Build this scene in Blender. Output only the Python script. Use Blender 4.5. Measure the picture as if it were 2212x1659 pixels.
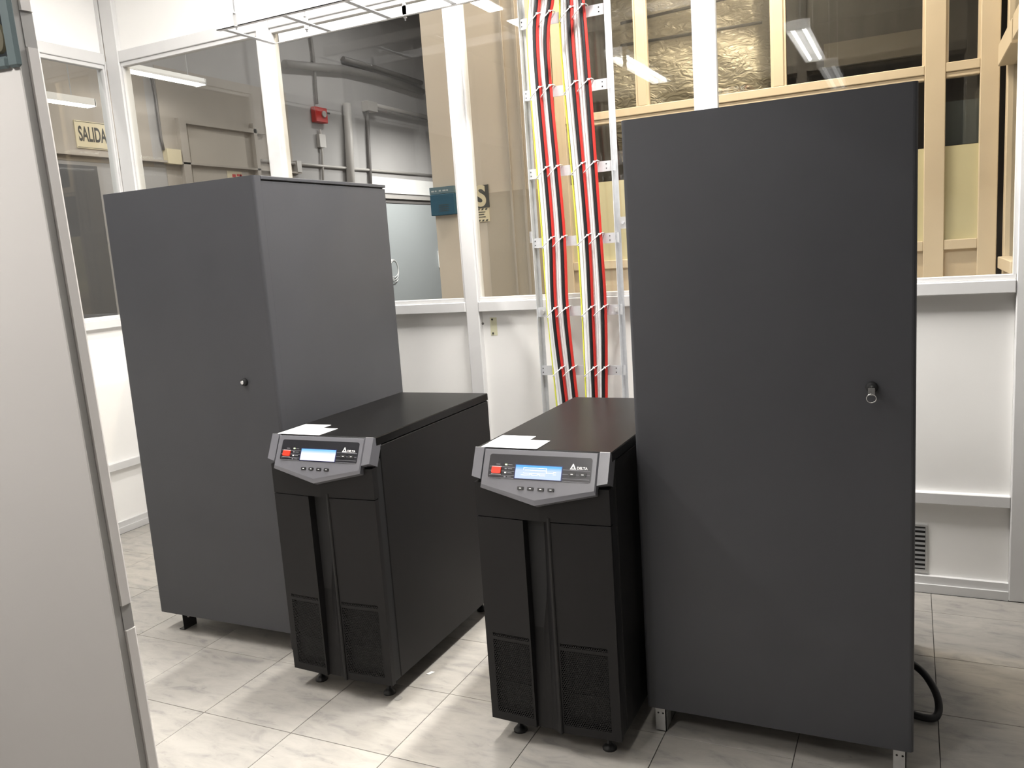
import bpy, math, random
import numpy as np
from mathutils import Vector, Matrix

random.seed(7)
for o in list(bpy.data.objects): bpy.data.objects.remove(o)
S = bpy.context.scene
COL = S.collection

# ------------------------------------------------------------------ camera
FPX = 1802.35
CR = np.array([0.90264938, 0.42497324, -0.06798418])
CU = np.array([-0.0056566, 0.16966562, 0.98548545])
CF = np.array([-0.43033952, 0.88916327, -0.15555247])
CO = np.array([0.0, 0.0, 1.632])
cam = bpy.data.cameras.new('camera')
cam.sensor_width = 36.0
cam.lens = FPX / 2212 * 36.0
cam.clip_start = 0.05
camo = bpy.data.objects.new('camera', cam)
COL.objects.link(camo)
M = Matrix.Identity(4)
for i in range(3):
    M[i][0] = CR[i]; M[i][1] = CU[i]; M[i][2] = -CF[i]; M[i][3] = CO[i]
camo.matrix_world = M
S.camera = camo

# ------------------------------------------------------------------ world, exposure
S.view_settings.view_transform = 'Standard'
S.view_settings.look = 'None'
S.view_settings.exposure = 0.22
S.view_settings.gamma = 1.0
S.view_settings.use_curve_mapping = False
W = bpy.data.worlds.new('world'); S.world = W
W.use_nodes = True
W.node_tree.nodes['Background'].inputs[0].default_value = (0.9, 0.92, 1.0, 1)
W.node_tree.nodes['Background'].inputs[1].default_value = 0.02

LIGHT_ROOM = 3.2       # watts of each lamp inside the room
LIGHT_MAIN = 85.0      # the lamp over the units
LIGHT_HALL = 52.0
LIGHT_CORRIDOR = 110.0


def ray(px, py):
    return CF + CR * (px - 1106) / FPX - CU * (py - 829.5) / FPX


def on_y(px, py, y):
    d = ray(px, py); return CO + d * (y / d[1])


def on_x(px, py, x):
    d = ray(px, py); return CO + d * (x / d[0])


# ------------------------------------------------------------------ materials
MATS = {}


def mat(name, col, rough=0.5, metal=0.0, noise=0.0, nscale=20.0, bump=0.0, bscale=200.0, spec=0.5, emit=None, estr=0.0,
        coord='Object', stretch=None, rand=0.0, ior=1.5):
    if name in MATS: return MATS[name]
    m = bpy.data.materials.new(name); m.use_nodes = True
    nt = m.node_tree; N = nt.nodes; L = nt.links
    b = N['Principled BSDF']
    b.inputs['Base Color'].default_value = (*col, 1)
    b.inputs['Roughness'].default_value = rough
    b.inputs['Metallic'].default_value = metal
    b.inputs['Specular IOR Level'].default_value = spec
    b.inputs['IOR'].default_value = ior
    if emit:
        b.inputs['Emission Color'].default_value = (*emit, 1)
        b.inputs['Emission Strength'].default_value = estr
    if noise or bump or rand:
        tc = N.new('ShaderNodeTexCoord')
        src = tc.outputs[coord]
        if stretch:
            mp = N.new('ShaderNodeMapping'); mp.inputs['Scale'].default_value = stretch
            L.new(src, mp.inputs[0]); src = mp.outputs[0]
    if noise or rand:
        n = N.new('ShaderNodeTexNoise'); n.inputs['Scale'].default_value = nscale; n.inputs['Detail'].default_value = 6
        L.new(src, n.inputs['Vector'])
        mr = N.new('ShaderNodeMapRange')
        mr.inputs[1].default_value = 0.25; mr.inputs[2].default_value = 0.75
        mr.inputs[3].default_value = 1 - noise; mr.inputs[4].default_value = 1 + noise
        L.new(n.outputs[0], mr.inputs[0])
        mx = N.new('ShaderNodeMix'); mx.data_type = 'RGBA'; mx.blend_type = 'MULTIPLY'
        mx.inputs[0].default_value = 1
        mx.inputs[6].default_value = (*col, 1)
        L.new(mr.outputs[0], mx.inputs[7])
        L.new(mx.outputs[2], b.inputs['Base Color'])
    if bump:
        n2 = N.new('ShaderNodeTexNoise'); n2.inputs['Scale'].default_value = bscale; n2.inputs['Detail'].default_value = 3
        L.new(src, n2.inputs['Vector'])
        bp = N.new('ShaderNodeBump'); bp.inputs['Strength'].default_value = bump; bp.inputs['Distance'].default_value = 0.002
        L.new(n2.outputs[0], bp.inputs['Height'])
        L.new(bp.outputs[0], b.inputs['Normal'])
    MATS[name] = m
    return m


def glass_mat(name, tint=(1, 1, 1), rough=0.0, haze=0.0):
    m = bpy.data.materials.new(name); m.use_nodes = True
    nt = m.node_tree; N = nt.nodes; L = nt.links
    N.remove(N['Principled BSDF'])
    t = N.new('ShaderNodeBsdfTransparent'); t.inputs[0].default_value = (*tint, 1)
    g = N.new('ShaderNodeBsdfGlossy'); g.inputs['Roughness'].default_value = rough
    f = N.new('ShaderNodeFresnel')
    ge = N.new('ShaderNodeNewGeometry'); io = N.new('ShaderNodeMapRange')     # same index on both faces of the sheet
    io.inputs[3].default_value = 1.45; io.inputs[4].default_value = 1 / 1.45
    L.new(ge.outputs['Backfacing'], io.inputs[0]); L.new(io.outputs[0], f.inputs[0])
    mx = N.new('ShaderNodeMixShader')
    L.new(f.outputs[0], mx.inputs[0]); L.new(t.outputs[0], mx.inputs[1]); L.new(g.outputs[0], mx.inputs[2])
    last = mx
    if haze:
        df = N.new('ShaderNodeBsdfDiffuse'); df.inputs[0].default_value = (.8, .8, .8, 1)
        m2 = N.new('ShaderNodeMixShader'); m2.inputs[0].default_value = haze
        L.new(mx.outputs[0], m2.inputs[1]); L.new(df.outputs[0], m2.inputs[2]); last = m2
    L.new(last.outputs[0], N['Material Output'].inputs[0])
    MATS[name] = m
    return m


def floor_mat():
    m = bpy.data.materials.new('vinyl_tile'); m.use_nodes = True
    nt = m.node_tree; N = nt.nodes; L = nt.links; b = N['Principled BSDF']
    tc = N.new('ShaderNodeTexCoord'); oi = N.new('ShaderNodeObjectInfo')
    ad = N.new('ShaderNodeVectorMath'); ad.operation = 'ADD'
    sc = N.new('ShaderNodeVectorMath'); sc.operation = 'SCALE'; sc.inputs['Scale'].default_value = 9.0
    cmb = N.new('ShaderNodeCombineXYZ')
    L.new(oi.outputs['Random'], cmb.inputs[0]); L.new(oi.outputs['Random'], cmb.inputs[2])
    L.new(cmb.outputs[0], sc.inputs[0])
    L.new(tc.outputs['Object'], ad.inputs[0]); L.new(sc.outputs[0], ad.inputs[1])
    mp = N.new('ShaderNodeMapping'); mp.inputs['Scale'].default_value = (1.0, 2.6, 1); mp.inputs['Rotation'].default_value = (0, 0, 0.5)
    L.new(ad.outputs[0], mp.inputs[0])
    n = N.new('ShaderNodeTexNoise'); n.inputs['Scale'].default_value = 7; n.inputs['Detail'].default_value = 9; n.inputs['Roughness'].default_value = .62; n.inputs['Distortion'].default_value = .6
    L.new(mp.outputs[0], n.inputs['Vector'])
    cr = N.new('ShaderNodeValToRGB')
    e = cr.color_ramp.elements
    e[0].position = .30; e[0].color = (.265, .255, .24, 1)
    e[1].position = .62; e[1].color = (.42, .397, .36, 1)
    x = e.new(.46); x.color = (.372, .352, .32, 1)
    L.new(n.outputs[0], cr.inputs[0])
    # dark scuffs with a shape of their own
    n2 = N.new('ShaderNodeTexNoise'); n2.inputs['Scale'].default_value = 26; n2.inputs['Detail'].default_value = 4; n2.inputs['Distortion'].default_value = 1.2
    L.new(mp.outputs[0], n2.inputs['Vector'])
    mr = N.new('ShaderNodeMapRange'); mr.inputs[1].default_value = .66; mr.inputs[2].default_value = .78; mr.inputs[3].default_value = 1; mr.inputs[4].default_value = .72
    L.new(n2.outputs[0], mr.inputs[0])
    mx = N.new('ShaderNodeMix'); mx.data_type = 'RGBA'; mx.blend_type = 'MULTIPLY'; mx.inputs[0].default_value = 1
    L.new(cr.outputs[0], mx.inputs[6]); L.new(mr.outputs[0], mx.inputs[7])
    mr2 = N.new('ShaderNodeMapRange'); mr2.inputs[3].default_value = .93; mr2.inputs[4].default_value = 1.04
    L.new(oi.outputs['Random'], mr2.inputs[0])
    mx2 = N.new('ShaderNodeMix'); mx2.data_type = 'RGBA'; mx2.blend_type = 'MULTIPLY'; mx2.inputs[0].default_value = 1
    L.new(mx.outputs[2], mx2.inputs[6]); L.new(mr2.outputs[0], mx2.inputs[7])
    L.new(mx2.outputs[2], b.inputs['Base Color'])
    b.inputs['Roughness'].default_value = .5
    bp = N.new('ShaderNodeBump'); bp.inputs['Strength'].default_value = .15; bp.inputs['Distance'].default_value = .002
    L.new(n.outputs[0], bp.inputs['Height']); L.new(bp.outputs[0], b.inputs['Normal'])
    return m


M_GLASS = glass_mat('window_glass', (.95, .96, .955))
M_FRAME = mat('painted_frame', (.66, .655, .65), .42, noise=.03, nscale=8)
M_PANEL = mat('white_panel', (.90, .888, .865), .5, noise=.02, nscale=3)
M_TILE = floor_mat()
M_DARKGAP = mat('dark_gap', (.06, .055, .05), .9)
M_CAB = mat('charcoal_powder_coat', (.055, .056, .062), .45, noise=.05, nscale=3, bump=.12, bscale=900, ior=1.4)
M_CABDARK = mat('black_gap', (.008, .008, .009), .7)
M_UPS = mat('black_powder_coat', (.0115, .011, .0115), .5, noise=.05, nscale=4, bump=.12, bscale=900, ior=1.3)
M_UPSTOP = mat('black_lid_coat', (.004, .0037, .0037), .3, noise=.04, nscale=4, bump=.03, bscale=900, ior=1.26)
M_CONSOLE = mat('console_grey_plastic', (.15, .15, .165), .22, bump=.04, bscale=1200)
M_INSERT = mat('console_black_film', (.018, .018, .022), .22)
M_KEY = mat('rubber_key', (.008, .008, .009), .4)
M_PRINT = mat('white_print', (.8, .8, .8), .6)
M_GREYPRINT = mat('grey_print', (.22, .22, .24), .6)
M_RED = mat('red_button', (.75, .045, .02), .35)
M_CHROME = mat('chrome', (.75, .75, .75), .18, metal=1)
M_ZINC = mat('zinc_plate', (.62, .62, .62), .38, metal=.75, noise=.08, nscale=30)
M_GALV = mat('galvanised_strip', (.60, .61, .63), .42, metal=.35, noise=.06, nscale=40)
M_TRAY = mat('white_tray_paint', (.78, .78, .79), .4)
M_WHITEP = mat('white_plastic', (.86, .86, .85), .4)
M_CWHITE = mat('cable_white', (.83, .83, .83), .38)
M_CBLACK = mat('cable_black', (.012, .012, .013), .4)
M_CRED = mat('cable_red', (.50, .028, .022), .36)
M_CYEL = mat('cable_yellow_green', (.78, .80, .10), .4)
M_PAPER = mat('paper_label', (.9, .9, .9), .5)
M_LGREY = mat('light_grey_sheet', (.72, .69, .665), .4, noise=.02, nscale=2)
M_LGREY2 = mat('grey_channel', (.36, .35, .335), .5)
M_TEAL = mat('teal_grey_frame', (.12, .155, .16), .35)
M_DGLASS = mat('dark_window', (.03, .034, .037), .15)


def emis(name, col, st):
    m = bpy.data.materials.new(name); m.use_nodes = True
    b = m.node_tree.nodes['Principled BSDF']
    b.inputs['Base Color'].default_value = (.8, .8, .8, 1)
    b.inputs['Emission Color'].default_value = (*col, 1); b.inputs['Emission Strength'].default_value = st
    MATS[name] = m
    return m


M_TUBE = emis('lit_tube', (1, .98, .95), 22)
M_TUBEH = emis('lit_tube_hall', (1, .96, .9), 9)
M_TUBEDIM = emis('dim_tube', (1, .98, .95), 3)
M_LED = emis('lit_led', (.75, 1, .3), 3)


# ------------------------------------------------------------------ mesh helpers
class MB:
    def __init__(s): s.v = []; s.f = []; s.sm = []

    def add(s, vs, fs, smooth=False):
        o = len(s.v); s.v += [tuple(float(c) for c in v) for v in vs]
        for f in fs: s.f.append([i + o for i in f]); s.sm.append(smooth)

    def box(s, x0, x1, y0, y1, z0, z1, c=0.0):
        if c <= 0:
            s.add([(x0, y0, z0), (x1, y0, z0), (x1, y1, z0), (x0, y1, z0), (x0, y0, z1), (x1, y0, z1), (x1, y1, z1), (x0, y1, z1)],
                  [(0, 3, 2, 1), (4, 5, 6, 7), (0, 1, 5, 4), (1, 2, 6, 5), (2, 3, 7, 6), (3, 0, 4, 7)])
            return s
        # chamfered box: each corner becomes three vertices
        X = (x0, x1); Y = (y0, y1); Z = (z0, z1)
        vs = []; idx = {}
        for i in (0, 1):
            for j in (0, 1):
                for k in (0, 1):
                    sx = c if i == 0 else -c; sy = c if j == 0 else -c; sz = c if k == 0 else -c
                    idx[i, j, k, 0] = len(vs); vs.append((X[i], Y[j] + sy, Z[k] + sz))
                    idx[i, j, k, 1] = len(vs); vs.append((X[i] + sx, Y[j], Z[k] + sz))
                    idx[i, j, k, 2] = len(vs); vs.append((X[i] + sx, Y[j] + sy, Z[k]))
        F = []
        I = idx
        for i in (0, 1):
            q = [I[i, 0, 0, 0], I[i, 1, 0, 0], I[i, 1, 1, 0], I[i, 0, 1, 0]]; F.append(q if i else q[::-1])
        for j in (0, 1):
            q = [I[0, j, 0, 1], I[0, j, 1, 1], I[1, j, 1, 1], I[1, j, 0, 1]]; F.append(q if j else q[::-1])
        for k in (0, 1):
            q = [I[0, 0, k, 2], I[1, 0, k, 2], I[1, 1, k, 2], I[0, 1, k, 2]]; F.append(q if k else q[::-1])
        for j in (0, 1):
            for k in (0, 1):
                q = [I[0, j, k, 1], I[1, j, k, 1], I[1, j, k, 2], I[0, j, k, 2]]; F.append(q if (j == k) ^ (j == 1) ^ True else q[::-1])
        for i in (0, 1):
            for k in (0, 1):
                q = [I[i, 0, k, 0], I[i, 1, k, 0], I[i, 1, k, 2], I[i, 0, k, 2]]; F.append(q)
        for i in (0, 1):
            for j in (0, 1):
                q = [I[i, j, 0, 0], I[i, j, 1, 0], I[i, j, 1, 1], I[i, j, 0, 1]]; F.append(q)
        for i in (0, 1):
            for j in (0, 1):
                for k in (0, 1): F.append([I[i, j, k, 0], I[i, j, k, 1], I[i, j, k, 2]])
        s.add(vs, F); return s

    def prism(s, poly, a, b, axis='z'):
        """poly: 2-D points; extruded between a and b along the axis (z: xy, y: xz, x: yz)"""
        n = len(poly)

        def P(p, t):
            return {'z': (p[0], p[1], t), 'y': (p[0], t, p[1]), 'x': (t, p[0], p[1])}[axis]
        vs = [P(p, a) for p in poly] + [P(p, b) for p in poly]
        F = [list(range(n))[::-1], [n + i for i in range(n)]]
        for i in range(n):
            j = (i + 1) % n; F.append([i, j, n + j, n + i])
        s.add(vs, F); return s

    def tube(s, pts, r, n=8, smooth=True, caps=True):
        pts = [Vector(p) for p in pts]
        ref = Vector((0.123, 1, 0.07))
        vs = []; F = []
        m = len(pts)
        for i, p in enumerate(pts):
            t = (pts[min(i + 1, m - 1)] - pts[max(i - 1, 0)]).normalized()
            a = t.cross(ref)
            if a.length < 1e-3: a = t.cross(Vector((1, 0, 0)))
            a.normalize(); b = t.cross(a)
            rr = r[i] if isinstance(r, (list, tuple)) else r
            for k in range(n):
                w = 2 * math.pi * k / n
                vs.append(p + a * (math.cos(w) * rr) + b * (math.sin(w) * rr))
        for i in range(m - 1):
            for k in range(n):
                k2 = (k + 1) % n
                F.append([i * n + k, i * n + k2, (i + 1) * n + k2, (i + 1) * n + k])
        s.add(vs, F, smooth)
        if caps:
            o = len(s.v) - len(vs)
            s.f.append([o + k for k in range(n)][::-1]); s.sm.append(False)
            s.f.append([o + (m - 1) * n + k for k in range(n)]); s.sm.append(False)
        return s

    def cyl(s, p, q, r, n=16): return s.tube([p, q], r, n)

    def torus(s, c, R, r, ax, n=20, k=6):
        ax = Vector(ax).normalized(); a = ax.orthogonal().normalized(); b = ax.cross(a); c = Vector(c)
        vs = []; F = []
        for i in range(n):
            w = 2 * math.pi * i / n; d = a * math.cos(w) + b * math.sin(w)
            for j in range(k):
                u = 2 * math.pi * j / k
                vs.append(c + d * (R + r * math.cos(u)) + ax * (r * math.sin(u)))
        for i in range(n):
            for j in range(k):
                F.append([i * k + j, ((i + 1) % n) * k + j, ((i + 1) % n) * k + (j + 1) % k, i * k + (j + 1) % k])
        s.add(vs, F, True); return s

    def xf(s, fn):
        s.v = [tuple(fn(*v)) for v in s.v]; return s

    def mesh(s, name, m):
        me = bpy.data.meshes.new(name)
        me.from_pydata(s.v, [], s.f)
        me.polygons.foreach_set('use_smooth', s.sm)
        if m: me.materials.append(m)
        me.update()
        import bmesh
        bm = bmesh.new(); bm.from_mesh(me); bmesh.ops.recalc_face_normals(bm, faces=bm.faces); bm.to_mesh(me); bm.free()
        return me

    def obj(s, name, m, parent=None, **kw):
        return link(name, s.mesh(name, m), parent, **kw)


def link(name, me, parent=None, loc=None, label=None, cat=None, group=None, kind=None):
    o = bpy.data.objects.new(name, me); COL.objects.link(o)
    if parent: o.parent = parent
    if loc is not None: o.location = loc
    if label: o['label'] = label
    if cat: o['category'] = cat
    if group: o['group'] = group
    if kind: o['kind'] = kind
    return o


def empty(name, loc, label=None, cat=None, group=None, kind=None, rz=0):
    o = link(name, None, None, loc, label, cat, group, kind); o.rotation_euler = (0, 0, rz); o.empty_display_size = .1
    return o


def boxm(*a, c=0.0): return MB().box(*a, c=c)


def text_mesh(txt, size, offset=0.0, extrude=0.0):
    cu = bpy.data.curves.new('t', 'FONT'); cu.body = txt; cu.size = size; cu.offset = offset; cu.extrude = extrude
    cu.align_x = 'CENTER'; cu.align_y = 'CENTER'
    o = bpy.data.objects.new('t', cu); COL.objects.link(o)
    bpy.context.view_layer.update()
    me = bpy.data.meshes.new_from_object(o.evaluated_get(bpy.context.evaluated_depsgraph_get()))
    COL.objects.unlink(o); bpy.data.objects.remove(o)
    return me


# ================================================================== SETTING
WY = 3.9557; WX = -4.6143
XR = 1.75; YF = -2.6; ZC = 3.95
TS = .4146; TX = -2.3965; TY = 2.0961

# ---- floor: a dark bed and separate tiles
fl = MB().box(WX - .1, XR + .1, YF - .1, WY + .1, -.05, -.004).obj('floor', M_DARKGAP, kind='structure')
tile_me = {}
g = .0012
i0 = math.floor((WX - TX) / TS); i1 = math.ceil((XR - TX) / TS); j0 = math.floor((YF - TY) / TS); j1 = math.ceil((WY - TY) / TS)
for i in range(i0, i1):
    for j in range(j0, j1):
        xa = max(TX + i * TS + g, WX); xb = min(TX + (i + 1) * TS - g, XR)
        ya = max(TY + j * TS + g, YF); yb = min(TY + (j + 1) * TS - g, WY)
        if xb - xa < .01 or yb - ya < .01: continue
        key = (round(xb - xa, 4), round(yb - ya, 4))
        if key not in tile_me:
            tile_me[key] = MB().box(0, key[0], 0, key[1], -.004, 0, c=.0008).mesh('tile', M_TILE)
        o = link('tile', tile_me[key], fl, (xa, ya, random.uniform(-.0004, 0.0)))

# ---- ceiling and the two walls behind the camera
MB().box(WX - .1, XR + .1, YF - .1, WY + .1, ZC, ZC + .08).obj('ceiling', mat('ceiling_paint', (.55, .54, .52), .8), kind='structure')
M_BACKROOM = mat('unseen_wall_paint', (.12, .12, .12), .8)
MB().box(XR, XR + .1, YF - .1, WY + .1, 0, ZC).obj('wall_right', M_BACKROOM, kind='structure')
MB().box(WX - .1, XR, YF - .1, YF, 0, ZC).obj('wall_front', M_BACKROOM, kind='structure')


def partition(root, T, posts, s0, s1, zc, zs, frame, panel, glass, opaque=None, fd=.085):
    """A glazed partition in wall coordinates (s along, d depth away from the viewer, z up).
    zs: base, mid0, mid1, sill0, sill1, bead, gbot.. see calls. T maps (s,d,z) to the world."""
    def put(name, mb, m): return mb.xf(lambda a, b, c: T(a, b, c)).obj(name, m, root)
    for (a, b) in posts:
        put('post', MB().box(a, b, 0, fd, 0, zc, c=.004), frame)
    for k in range(len(posts) - 1):
        a = posts[k][1]; b = posts[k + 1][0]
        e = .0005
        put('base_rail', MB().box(a + e, b - e, .004, fd - .004, 0, .04).box(a + e, b - e, .014, fd - .01, .04, zs['base']), frame)
        put('panel', MB().box(a + e, b - e, .036, fd - .03, zs['base'], zs['mid0']), panel)
        put('middle_rail', MB().box(a + e, b - e, .004, fd - .004, zs['mid0'], zs['mid1'], c=.003), frame)
        put('panel', MB().box(a + e, b - e, .036, fd - .03, zs['mid1'], zs['sill0']), panel)
        put('sill_rail', MB().box(a + e, b - e, -.004, fd, zs['sill0'], zs['sill1'], c=.004), frame)
        put('glazing_bead', MB().box(a + e, b - e, .012, .05, zs['sill1'], zs['bead'], c=.002)
            .box(a + e, a + .012, .012, .05, zs['bead'], zs['tbead']).box(b - .012, b - e, .012, .05, zs['bead'], zs['tbead'])
            .box(a + e, b - e, .012, .05, zs['tbead'], zs['top0'], c=.002), frame)
        put('glass_pane', MB().box(a + .010, b - .010, .028, .034, zs['bead'] - .004, zs['tbead'] + .004), glass)
        put('top_rail', MB().box(a + e, b - e, .002, fd - .002, zs['top0'], zs['top1'], c=.003), frame)
        put('panel', MB().box(a + e, b - e, .03, fd - .03, zs['top1'], zc), panel)


ZS = dict(base=.075, mid0=.415, mid1=.466, sill0=1.3295, sill1=1.385, bead=1.406, tbead=2.952, top0=2.977, top1=3.045)
wb = empty('wall_back', (0, 0, 0), kind='structure')
partition(wb, lambda s, d, z: (s, WY + d, z), [(WX + .001, -4.50), (-3.386, -3.296), (-2.160, -2.082), (-.886, -.806), (.390, .470), (1.64, XR)],
          WX, XR, ZC, ZS, M_FRAME, M_PANEL, M_GLASS)
wl = empty('wall_left', (0, 0, 0), kind='structure')
ly = [(WY - .001, WY - .006)] + [(WY - 1.25 * k, WY - 1.25 * k - .1) for k in range(1, 6)]
partition(wl, lambda s, d, z: (WX - d, s, z), [(b, a) for a, b in ly][::-1], YF, WY, ZC, ZS, M_FRAME, M_PANEL, M_GLASS)

# ------------------------------------------------------------------ lamps
def lamp(name, x, y0, y1, z, watts, label, group=None, tube=M_TUBE, w=.16, rods=0.0, col=(1, .97, .93), alongx=False):
    L = y1 - y0
    r = empty(name, (x, (y0 + y1) / 2, z), label, 'ceiling light', group)
    h = L / 2
    MB().prism([(-w / 2, .012), (-w / 2, .03), (-.05, .065), (.05, .065), (w / 2, .03), (w / 2, .012), (w / 2 - .004, .012), (.046, .06), (-.046, .06), (-w / 2 + .004, .012)],
               -h, h, 'y').obj('housing', M_WHITEP, r)
    for sx in (-.035, .035):
        MB().cyl((sx, -h + .03, .018), (sx, h - .03, .018), .013, 10).obj('tube', tube, r)
    for sy in (-1, 1):
        MB().box(-w / 2, w / 2, sy * h - .006, sy * h + .006, .004, .06).obj('end_cap', M_WHITEP, r)
        if rods: MB().cyl((0, sy * h * .7, .064), (0, sy * h * .7, rods), .004, 6).obj('hanger_rod', M_GALV, r)
    ld = bpy.data.lights.new('lamp_light', 'AREA'); ld.shape = 'RECTANGLE'; ld.size = w * .8; ld.size_y = L * .95
    ld.energy = watts; ld.color = col
    lo = bpy.data.objects.new('lamp_light', ld); COL.objects.link(lo); lo.parent = r; lo.location = (0, 0, -.002)
    if alongx: r.rotation_euler = (0, 0, math.pi / 2)
    return r


GL = 'fluorescent lamps in the machine room'
lamp('ceiling_light', -1.83, 1.02, 2.21, 2.9, LIGHT_ROOM, 'twin tube fluorescent lamp mirrored in glass beside the cable ladder', GL, rods=ZC - 2.9)
lamp('ceiling_light', -.66, .95, 2.10, 2.9, LIGHT_ROOM * .3, 'twin tube fluorescent lamp mirrored in glass above the keyed cabinet', GL, rods=ZC - 2.9)
lamp('ceiling_light', -.60, -.58, .66, 2.9, LIGHT_ROOM * .1, 'dim twin tube lamp mirrored below the lamp over the keyed cabinet', GL, M_TUBEDIM, rods=ZC - 2.9)
lamp('ceiling_light', -1.83, 2.66, 3.80, 3.7, LIGHT_MAIN * .72, 'fluorescent lamp at ceiling over the two black low units', GL, rods=ZC - 3.7)
lamp('ceiling_light', -.62, 2.64, 3.78, 3.7, LIGHT_MAIN * 1.6, 'fluorescent lamp at ceiling over the keyed cabinet', GL, rods=ZC - 3.7)
lamp('ceiling_light', -3.25, 2.62, 3.66, 3.7, LIGHT_MAIN * .08, 'fluorescent lamp at ceiling over the overhead tray', GL, rods=ZC - 3.7)
lamp('ceiling_light', -3.25, 1.0, 2.42, 3.7, LIGHT_MAIN * .70, 'fluorescent lamp at ceiling before the plain lock cabinet', GL, rods=ZC - 3.7)
lamp('ceiling_light', -3.25, .45, .86, 3.7, LIGHT_MAIN * .05, 'short fluorescent lamp mirrored at the top of the cable ladder', GL, rods=ZC - 3.7)
lamp('ceiling_light', -1.45, -.30, .35, 2.52, LIGHT_MAIN * .2, 'added unseen fill lamp facing the open light grey door', GL, rods=ZC - 2.52)  # fill lamp added out of view to brighten the open door

# ================================================================== TALL CABINETS
def rounded(x0, x1, y0, y1, r, n=4, corners=('fl', 'fr')):
    P = []
    def arc(cx, cy, a0):
        for k in range(n + 1):
            a = math.radians(a0 + 90 * k / n); P.append((cx + r * math.cos(a), cy + r * math.sin(a)))
    if 'fl' in corners: arc(x0 + r, y0 + r, 180)
    else: P.append((x0, y0))
    if 'fr' in corners: arc(x1 - r, y0 + r, 270)
    else: P.append((x1, y0))
    P += [(x1, y1), (x0, y1)]
    return P


def tall_cabinet(x0, y0, w, d, h, b, label, lock_u, lock_z, key):
    r = empty('equipment_cabinet', (x0, y0, 0), label, 'cabinet', 'tall charcoal cabinets')
    td = .042
    MB().prism(rounded(0, w, 0, td, .012), b, h, 'z').obj('door', M_CAB, r)
    MB().box(.004, w - .004, td + .003, d, b + .002, h - .019, c=.002).obj('body', M_CAB, r)
    MB().box(.012, w - .012, td - .001, td + .006, b + .012, h - .012).obj('door_gasket', M_CABDARK, r)
    MB().box(.012, w - .012, td + .004, d - .01, h - .021, h - .012).obj('lid_gap', M_CABDARK, r)
    MB().box(0, w, td + .001, d, h - .014, h, c=.002).obj('lid', M_CAB, r)
    # lock
    lk = empty('lock', (lock_u, 0, lock_z)); lk.parent = r
    m = MB()
    m.tube([(0, .001, 0), (0, -.012, 0), (0, -.0125, 0)], [.017, .014, .006], 18).obj('escutcheon', M_CABDARK, lk)
    MB().cyl((0, -.010, 0), (0, -.018, 0), .0075, 14).obj('lock_cylinder', M_CHROME, lk)
    if key:
        MB().box(-.0012, .0012, -.03, -.016, -.004, .004).box(-.009, .009, -.032, -.030, -.018, .004).obj('key', M_CHROME, lk)
        MB().torus((0, -.031, -.026), .0125, .0013, (0, 1, .1)).obj('key_ring', M_CHROME, lk)
    return r


AX0, AY0, AW, AD, AH, AB = -3.1516, 2.5859, .8468, .9196, 1.9963, .092
BX0, BY0, BW, BD, BH, BB = -.7926, 2.5092, .8086, .92, 2.0004, .0935
ca = tall_cabinet(AX0, AY0, AW, AD, AH, AB, 'tall charcoal cabinet with plain lock, standing before the room corner', -2.468 - AX0, 1.181, False)
cb = tall_cabinet(BX0, BY0, BW, BD, BH, BB, 'tall charcoal cabinet with key left in its lock', -.096 - BX0, 1.190, True)
# feet: thin bent brackets
for (u, v, s) in ((.105, .03, 1), (AW - .105, .03, -1), (.105, AD - .10, 1), (AW - .105, AD - .10, -1)):
    m = MB().box(u - .002, u + .002, v, v + .075, 0, AB + .002)
    m.box(*(sorted((u, u - s * .030))), v, v + .05, 0, .004)
    f = m.obj('foot', mat('black_bracket', (.015, .015, .016), .4), ca)
    MB().cyl((u - .005, v + .03, .055), (u + .005, v + .03, .055), .005, 10).obj('screw', M_CHROME, f)
for (u, v) in ((.022, .02), (BW - .055, .02), (.022, BD - .04), (BW - .055, BD - .04)):
    f = MB().box(u, u + .036, v, v + .003, 0, BB + .002).box(u, u + .036, v, v + .06, 0, .003).box(u + .033, u + .036, v, v + .06, 0, BB + .002).obj('foot', M_ZINC, cb)
    for q in (.010, .026):
        MB().cyl((u + q, v - .0012, .066), (u + q, v + .002, .066), .0032, 10).obj('screw', M_CABDARK, f)

# ================================================================== LOW POWER UNITS
UW, UD, UH, UB = .4636, .925, 1.012, .082
VN = Vector((0, -.062, -.13)).normalized()      # down the sloping console
NN = Vector((1, 0, 0)).cross(VN)                # console normal
if NN.y > 0: NN = -NN
CP = Vector((0, .035, UH))


def con(u, v, n=0.0): return tuple(CP + Vector((u, 0, 0)) + VN * v + NN * n)


def cpoly(poly, n0, n1):
    """prism on the sloping console from height n0 to n1"""
    m = MB(); k = len(poly)
    vs = [con(u, v, n0) for u, v in poly] + [con(u, v, n1) for u, v in poly]
    F = [list(range(k)), [k + i for i in range(k)]] + [[i, (i + 1) % k, k + (i + 1) % k, k + i] for i in range(k)]
    m.add(vs, F); return m


def crect(u0, u1, v0, v1, n0, n1, r=0.0):
    if not r: return cpoly([(u0, v0), (u1, v0), (u1, v1), (u0, v1)], n0, n1)
    P = []
    for cx, cy, a0 in ((u1 - r, v0 + r, 270), (u1 - r, v1 - r, 0), (u0 + r, v1 - r, 90), (u0 + r, v0 + r, 180)):
        for k in range(4):
            a = math.radians(a0 + 30 * k); P.append((cx + r * math.cos(a), cy + r * math.sin(a)))
    return cpoly(P, n0, n1)


def lay_text(me, fn):
    for v in me.vertices: v.co = fn(v.co.x, v.co.y, v.co.z)
    me.update(); return me


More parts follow.
